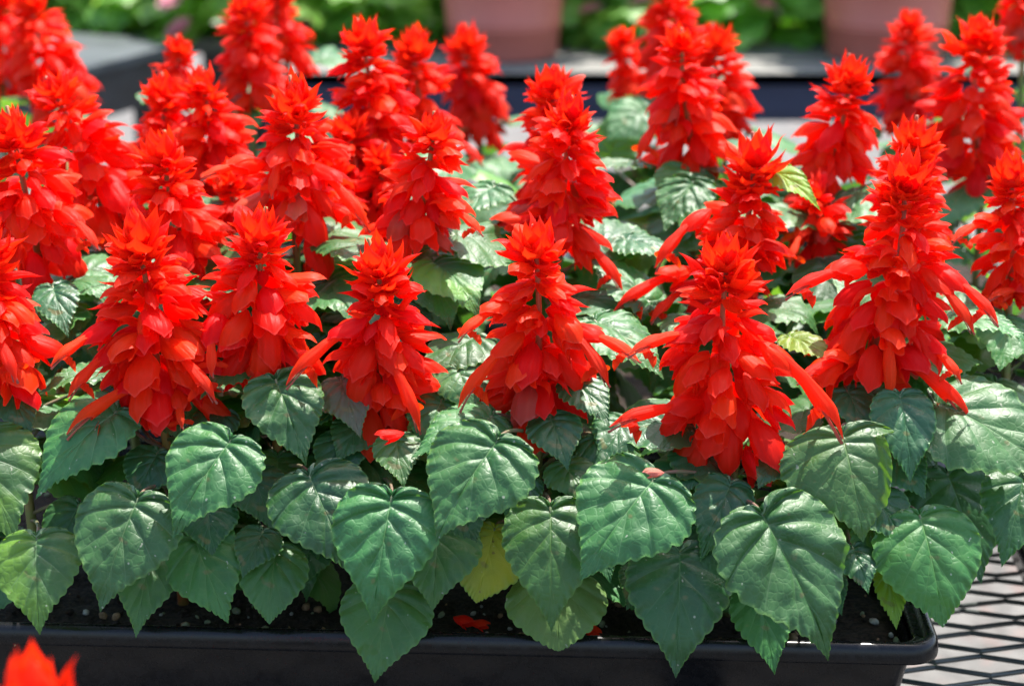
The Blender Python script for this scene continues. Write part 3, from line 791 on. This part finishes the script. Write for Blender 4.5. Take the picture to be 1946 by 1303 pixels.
# darker leaves filling in behind the hanging ones
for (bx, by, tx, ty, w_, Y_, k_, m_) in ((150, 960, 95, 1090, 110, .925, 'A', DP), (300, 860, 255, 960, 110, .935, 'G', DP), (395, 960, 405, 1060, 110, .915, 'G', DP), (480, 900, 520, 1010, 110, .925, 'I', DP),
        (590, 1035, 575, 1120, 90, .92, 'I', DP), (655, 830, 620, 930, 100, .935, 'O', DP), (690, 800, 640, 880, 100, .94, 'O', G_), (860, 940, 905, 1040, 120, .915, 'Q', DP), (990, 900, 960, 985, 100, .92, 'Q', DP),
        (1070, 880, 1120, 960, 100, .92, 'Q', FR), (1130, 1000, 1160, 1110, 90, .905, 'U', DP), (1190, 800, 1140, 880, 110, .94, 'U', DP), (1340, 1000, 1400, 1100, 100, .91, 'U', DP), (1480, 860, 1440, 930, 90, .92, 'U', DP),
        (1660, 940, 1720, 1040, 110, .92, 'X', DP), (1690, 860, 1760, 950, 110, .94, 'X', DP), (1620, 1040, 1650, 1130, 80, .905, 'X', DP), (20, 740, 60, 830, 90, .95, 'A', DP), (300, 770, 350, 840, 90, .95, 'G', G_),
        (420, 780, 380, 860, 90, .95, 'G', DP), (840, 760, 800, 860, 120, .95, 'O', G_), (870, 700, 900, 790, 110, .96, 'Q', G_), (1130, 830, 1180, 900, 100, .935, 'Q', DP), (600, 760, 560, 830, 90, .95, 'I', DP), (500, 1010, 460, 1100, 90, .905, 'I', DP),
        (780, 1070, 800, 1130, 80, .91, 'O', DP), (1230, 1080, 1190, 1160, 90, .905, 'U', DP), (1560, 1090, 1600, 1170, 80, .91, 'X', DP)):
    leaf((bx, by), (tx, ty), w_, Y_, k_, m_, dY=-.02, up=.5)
# under the spikes
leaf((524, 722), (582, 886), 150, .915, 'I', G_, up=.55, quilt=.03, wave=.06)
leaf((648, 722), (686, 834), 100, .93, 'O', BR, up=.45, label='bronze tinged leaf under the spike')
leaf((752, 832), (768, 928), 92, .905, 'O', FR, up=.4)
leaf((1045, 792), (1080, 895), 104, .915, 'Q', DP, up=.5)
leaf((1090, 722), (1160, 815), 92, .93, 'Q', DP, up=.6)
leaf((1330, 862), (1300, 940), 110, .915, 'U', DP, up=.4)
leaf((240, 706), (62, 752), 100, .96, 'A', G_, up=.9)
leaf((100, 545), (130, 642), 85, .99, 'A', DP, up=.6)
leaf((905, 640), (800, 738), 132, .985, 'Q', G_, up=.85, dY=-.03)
leaf((1130, 610), (1262, 722), 150, .985, 'Q', G_, up=.85, dY=-.03)
leaf((1235, 575), (1105, 490), 130, 1.03, 'P', G_, up=.9, dY=.03)
leaf((1318, 345), (1262, 442), 112, 1.14, 'S', G_, up=.85, dY=-.03, quilt=.03)
leaf((1218, 312), (1102, 336), 70, 1.16, 'S', G_, up=.9)
leaf((1462, 322), (1560, 402), 62, 1.04, 'T', LI, up=.6, fold=.2, label='yellow green young leaf')
leaf((1500, 640), (1590, 700), 70, .97, 'U', LI, up=.7)
leaf((1790, 600), (1965, 652), 110, .985, 'E', G_, up=.85)
leaf((940, 355), (860, 432), 110, 1.09, 'P', G_, up=.9, dY=-.03)
leaf((935, 792), (782, 872), 130, .915, 'Q', G_, up=.7)
leaf((820, 470), (905, 550), 120, 1.04, 'N', G_, up=.85, dY=-.02)
leaf((1185, 455), (1290, 500), 110, 1.07, 'P', DP, up=.9, dY=-.02)
leaf((460, 690), (380, 760), 90, .94, 'I', G_, up=.8)
leaf((1160, 300), (1215, 180), 90, 1.42, 'S', FR, up=.4, dY=.02)
leaf((1230, 210), (1150, 270), 120, 1.40, 'S', G_, up=.5, dY=-.02)
# small filler leaves low between the stems, in the shade
rf = random.Random(77)
fronts = ['A', 'G', 'I', 'O', 'Q', 'U', 'X']
rows2 = ['B', 'F', 'H', 'N', 'P', 'T', 'W', 'E', 'C', 'K2', 'P1', 'S', 'V2', 'V']
for i in range(190):
    second = i >= 100
    key = rows2[i % 14] if second else fronts[i % 7]; pd = PLANTS[P[key]]; G = pd['G']
    t = rf.uniform(.15, .8) if not second else rf.uniform(.3, .9); p0 = pd['stem'](t); a = rf.uniform(-PI, 0) if i % 3 else rf.uniform(0, PI)
    dr = Vector((math.cos(a), math.sin(a)*(.45 if not second else 1), 0)).normalized(); L = rf.uniform(.034, .056)
    pb = p0+dr*rf.uniform(.006, .026)+Vector((0, .006 if a < 0 else .012, rf.uniform(-.004, .012))); drop = R(rf.uniform(0, 55))
    d = dr*math.cos(drop)-Vector((0, 0, 1))*math.sin(drop); n = dr*math.sin(drop)+Vector((0, 0, 1))*math.cos(drop)+Vector((rf.uniform(-.4, .4), 0, 0))
    o = sub(rf.choice(GEN), 'leaf', pd['root'], frame(pb, d, n), L/.055, rf.uniform(.85, 1.1))
    inv = o.matrix_basis.inverted(); mb = MB(); mb.tube([inv @ pb, inv @ (pb.lerp(p0, .5)-Vector((0, 0, .002))), inv @ p0], .0010, 6); mb.build('petiole', M_PET, o)

# pot for the close plant
def pot(loc, rt, rb, h, mat, label, name='flower_pot', lip=.012, ring=None, group=None):
    root = empty(name, loc, label, 'pot', group)
    b = MB(); prof = [(rb*.86, .0), (rb, .0), (rb+.002, .004)]
    if ring: 
        for z in ring: r_ = rb+(rt-rb)*z/h; prof += [(r_, z-.0035), (r_+.0016, z-.0025), (r_+.0016, z+.0005), (r_+.0004, z+.002)]
    prof += [(rt-.003, h-lip-.004), (rt+.003, h-lip), (rt+.004, h-.002), (rt+.002, h), (rt-.002, h-.001), (rt-.005, h-lip), (rb-.003, .004), (.0005, .004)]
    b.grid(lambda u, v: (0, 0, 0), 1, 1)
    b.v.clear(); b.f.clear(); b.uv.clear(); b.mi.clear(); n = 48
    for (r_, z) in prof:
        for j in range(n): a = 2*PI*j/n; b.v.append((r_*math.cos(a), r_*math.sin(a), z))
    for i in range(len(prof)-1):
        for j in range(n): j2 = (j+1) % n; b.face((i*n+j, i*n+j2, (i+1)*n+j2, (i+1)*n+j))
    b.build('pot_wall', mat, root)
    s = MB(); s.v = [((rt-.005)*.97*math.cos(2*PI*j/32), (rt-.005)*.97*math.sin(2*PI*j/32), h-lip-.004) for j in range(32)]; s.face(tuple(range(32))); s.build('soil', M_SOIL, root)
    return root
pot((gp.x, gp.y, BZ+.0015), .045, .034, .058, M_TRAY, 'small black pot holding the close blurred salvia')

# ------------------------------------------------------------------ fallen petals
def fallen(me, px, Y, d, n, s, label, name='fallen_petal'):
    p = at(px[0], px[1], Y); o = sub(me, name, None, frame(p, Vector(d), Vector(n)), s); return tag(o, label, 'petal')
fc = CAL[3].copy(); fc.materials.clear(); fc.materials.append(M_FADE)
fallen(fc, (1262, 898), .862, (-1, -.2, .1), (0, -.4, 1), .42, 'dusty pink fallen calyx lying at the base of a big leaf')
fallen(CAL[5], (768, 822), .895, (-1, -.3, -.2), (0, -.3, 1), .55, 'red fallen petal below the stem of a front spike')
for i, (x, y, lab) in enumerate(((862, 1172, 'dark red fallen petal on soil left of pair near yellow leaf'), (893, 1180, 'red fallen petal on soil by green chip under yellow leaf'), (1105, 1190, 'brownish red petal on soil beside the pale rounded leaf'))):
    fallen(CAL[i], (x, y), .915, (.8, -.5, -.1), (0, 0, 1), .5, lab)

# ------------------------------------------------------------------ second bench with navy fascia, pots and bedding plants
b2 = empty('wooden_bench', (0, 3.0, 0), 'grey slatted wooden bench with navy front board behind the salvias', 'bench')
def b2p(mb, name, mat, sm=False):
    o = mb.build(name, mat, b2, sm); o.location = -Vector(b2.location); return o
fx0, fx1 = -.375, 1.9
fs = MB(); fs.box(((fx0+fx1)/2, 2.62, .826), (fx1-fx0, .022, .066)); b2p(fs, 'front_board', M_NAVY)
for k in range(7):
    s = MB(); s.box(((fx0+fx1)/2, 2.655+k*.105, .852), (fx1-fx0, .092, .018)); b2p(s, 'slat', M_WOOD)
for x in (fx0+.06, fx1-.06):
    for y in (2.66, 3.26):
        s = MB(); s.box((x, y, GZ+.27), (.06, .06, .541)); b2p(s, 'leg', M_FRAME)
# dark bench section at upper left, set at an angle
b3 = empty('metal_bench', (-.636, 2.705, 0), 'black sided bench end with pale grey top at upper left', 'bench')
def b3p(mb, name, mat):
    o = mb.build(name, mat, b3, False); return o
b3.rotation_euler.z = R(-24)
t3 = MB(); t3.box((0, 0, .868), (.22, .31, .012)); b3p(t3, 'top_board', mat_simple('grey_board', (.035, .044, .05), (.06, .072, .08), 12, .6, .4, .2, .002))
f3 = MB(); f3.box((0, -.145, .830), (.21, .012, .064)); f3.box((.099, .004, .830), (.012, .286, .064)); b3p(f3, 'side_panel', M_FRAME)
for x in (-.07, .07):
    for y in (-.11, .11):
        s = MB(); s.box((x, y, GZ+.25), (.04, .04, .499)); b3p(s, 'leg', M_FRAME)

TOP = .8615
pc1 = at(957, 100, 2.76); pc2 = at(1681, 100, 2.76)
pot((pc1.x, 2.76, TOP), .096, .076, .165, M_POT, 'terracotta coloured pot at top centre with blurred salvia in front', ring=(.045, .052), group='terracotta pots')
pot((pc2.x, 2.76, TOP), .100, .082, .165, M_POT, 'terracotta coloured pot at upper right beyond the navy board', ring=(.045, .052), group='terracotta pots')

def round_leaf(mb, c, d, n, L, seed):
    M = frame(c, d, n)
    b = len(mb.v); nr, na = 4, 14
    for i in range(nr+1):
        for j in range(na+1):
            a = -PI*.86+2*PI*.86*j/na; r = i/nr*(1+.04*math.cos(9*a+seed))
            x = .42+.55*r*math.cos(a); y = .5*r*math.sin(a)
            z = .12*r*r*math.sin(a*2+seed)-.18*r*r+.05*math.cos(7*a)*r
            mb.v.append(tuple(M @ Vector((x*L, y*L, z*L))))
    for i in range(nr):
        for j in range(na):
            q = (b+i*(na+1)+j, b+(i+1)*(na+1)+j, b+(i+1)*(na+1)+j+1, b+i*(na+1)+j+1)
            mb.face(q, [(.25+.5*i/nr, .5+.4*(j/na-.5)), (.25+.5*(i+1)/nr, .5+.4*(j/na-.5)), (.25+.5*(i+1)/nr, .5+.4*((j+1)/na-.5)), (.25+.5*i/nr, .5+.4*((j+1)/na-.5))])
def flower_mesh(seed):
    mb = MB(); r = random.Random(seed)
    for ring in range(2):
        for k in range(5):
            a = 2*PI*k/5+ring*.6; d = Vector((math.cos(a), math.sin(a), .35+ring*.8)); n = Vector((-math.cos(a)*.5, -math.sin(a)*.5, 1))
            round_leaf(mb, Vector((0, 0, 0)), d, n, .017-.004*ring, k)
    return mb.mesh('flower', M_PINK)
FLW = [flower_mesh(k) for k in range(3)]
FOL = []
for v in range(4):
    r = random.Random(900+v); mb = MB()
    for k in range(120):
        a = r.uniform(0, 2*PI); rr = r.random()**.6; h = .012+r.random()*.22*(1.1-rr*.5)
        c = Vector((math.cos(a)*rr*.105, math.sin(a)*rr*.105, h))
        d = Vector((math.cos(a), math.sin(a), r.uniform(-.7, .4))); n = Vector((math.cos(a)*.5, math.sin(a)*.5, 1))+Vector((r.uniform(-.5, .5), r.uniform(-.5, .5), 0))
        round_leaf(mb, c, d, n, r.uniform(.055, .10), k)
    FOL.append(mb.mesh('foliage', M_BLEAF))
stm = MB()
for k in range(7): a = 2*PI*k/7; stm.tube([(0, 0, 0), (math.cos(a)*.03, math.sin(a)*.03, .09), (math.cos(a)*.06, math.sin(a)*.06, .18)], .0025, 6)
STM = stm.mesh('stem', M_STEMG)
def bedding(x, y, z, v, label, nf=6, s=1.0, group='pink flowering bedding plants'):
    root = empty('bedding_plant', (x, y, z), label, 'plant', group)
    r = random.Random(int(x*977+y*131)+v)
    root.rotation_euler.z = r.uniform(0, 6); root.scale = (s, s, s)
    sub(FOL[v % 4], 'foliage', root, Matrix.Identity(4)); sub(STM, 'stem', root, Matrix.Identity(4))
    for k in range(nf):
        a = r.uniform(0, 2*PI); rr = r.uniform(.10, .15); M = Matrix.Translation((math.cos(a)*rr, math.sin(a)*rr, r.uniform(.03, .11) if k % 3 else r.uniform(.12, .24))) @ Euler((r.uniform(-.8, .8), r.uniform(-.8, .8), r.uniform(0, 6))).to_matrix().to_4x4()
        sub(FLW[k % 3], 'flower', root, M, r.uniform(1.0, 1.6))
    return root
row = [(-1.02, 'at the far left of the blurred row'), (-.80, 'above the black bench section, second from the left'), (-.60, 'over the grey bench top near the small blurred head'), (-.40, 'behind the blurred salvias cut by the top edge'),
       (-.20, 'just left of the first terracotta pot'), (.02, 'hidden behind the first terracotta pot'), (.20, 'just right of the first terracotta pot'), (.40, 'midway between the two terracotta pots'),
       (.585, 'just left of the second terracotta pot'), (.78, 'just right of the second terracotta pot'), (.97, 'at the far right of the blurred row')]
for i, (x, w) in enumerate(row):
    bedding(x, 2.915+.02*(i % 3) + (.12 if x < -.45 else 0), TOP, i, 'pink flowered bedding plant ' + w, nf=16)
BACK = ['at its far left end', 'second from its left end', 'left of the black bench end', 'over the black bench end', 'left of centre behind the tall blurred salvias', 'behind the first terracotta pot', 'right of the first terracotta pot', 'midway between both pots', 'behind the second terracotta pot', 'second from its right end', 'at its far right end']
for i in range(11):
    bedding(-1.25+i*.27, 3.42+.04*(i % 2), .86, i+2, 'green bedding plant in the hidden back row, ' + BACK[i], nf=5, s=1.15, group='back row of bedding plants')
bedding(pc1.x, 2.76, TOP+.15, 1, 'leafy plant growing in the top centre terracotta pot', nf=8, s=.8, group='plants in the pots')
bedding(pc2.x, 2.76, TOP+.15, 3, 'leafy plant growing in the upper right terracotta pot', nf=8, s=.8, group='plants in the pots')
b5 = empty('plant_bench', (-.95, 3.11, 0), 'weathered bench holding the bedding plants above the black bench end', 'bench')
s = MB(); s.box((0, 0, .849), (1.10, .40, .02)); s.build('top_board', M_WOOD, b5, False)
for x in (-.5, .5):
    for y in (-.16, .16):
        s = MB(); s.box((x, y, GZ+.269), (.05, .05, .538)); s.build('leg', M_FRAME, b5, False)
b4 = empty('back_bench', (.1, 3.55, 0), 'bench at the very back carrying the green bedding plants', 'bench')
s = MB(); s.box((0, 0, .849), (3.0, .44, .02)); s.build('top_board', M_WOOD, b4, False)
for x in (-1.4, 1.4):
    for y in (-.18, .18):
        s = MB(); s.box((x, y, GZ+.269), (.05, .05, .538)); s.build('leg', M_FRAME, b4, False)
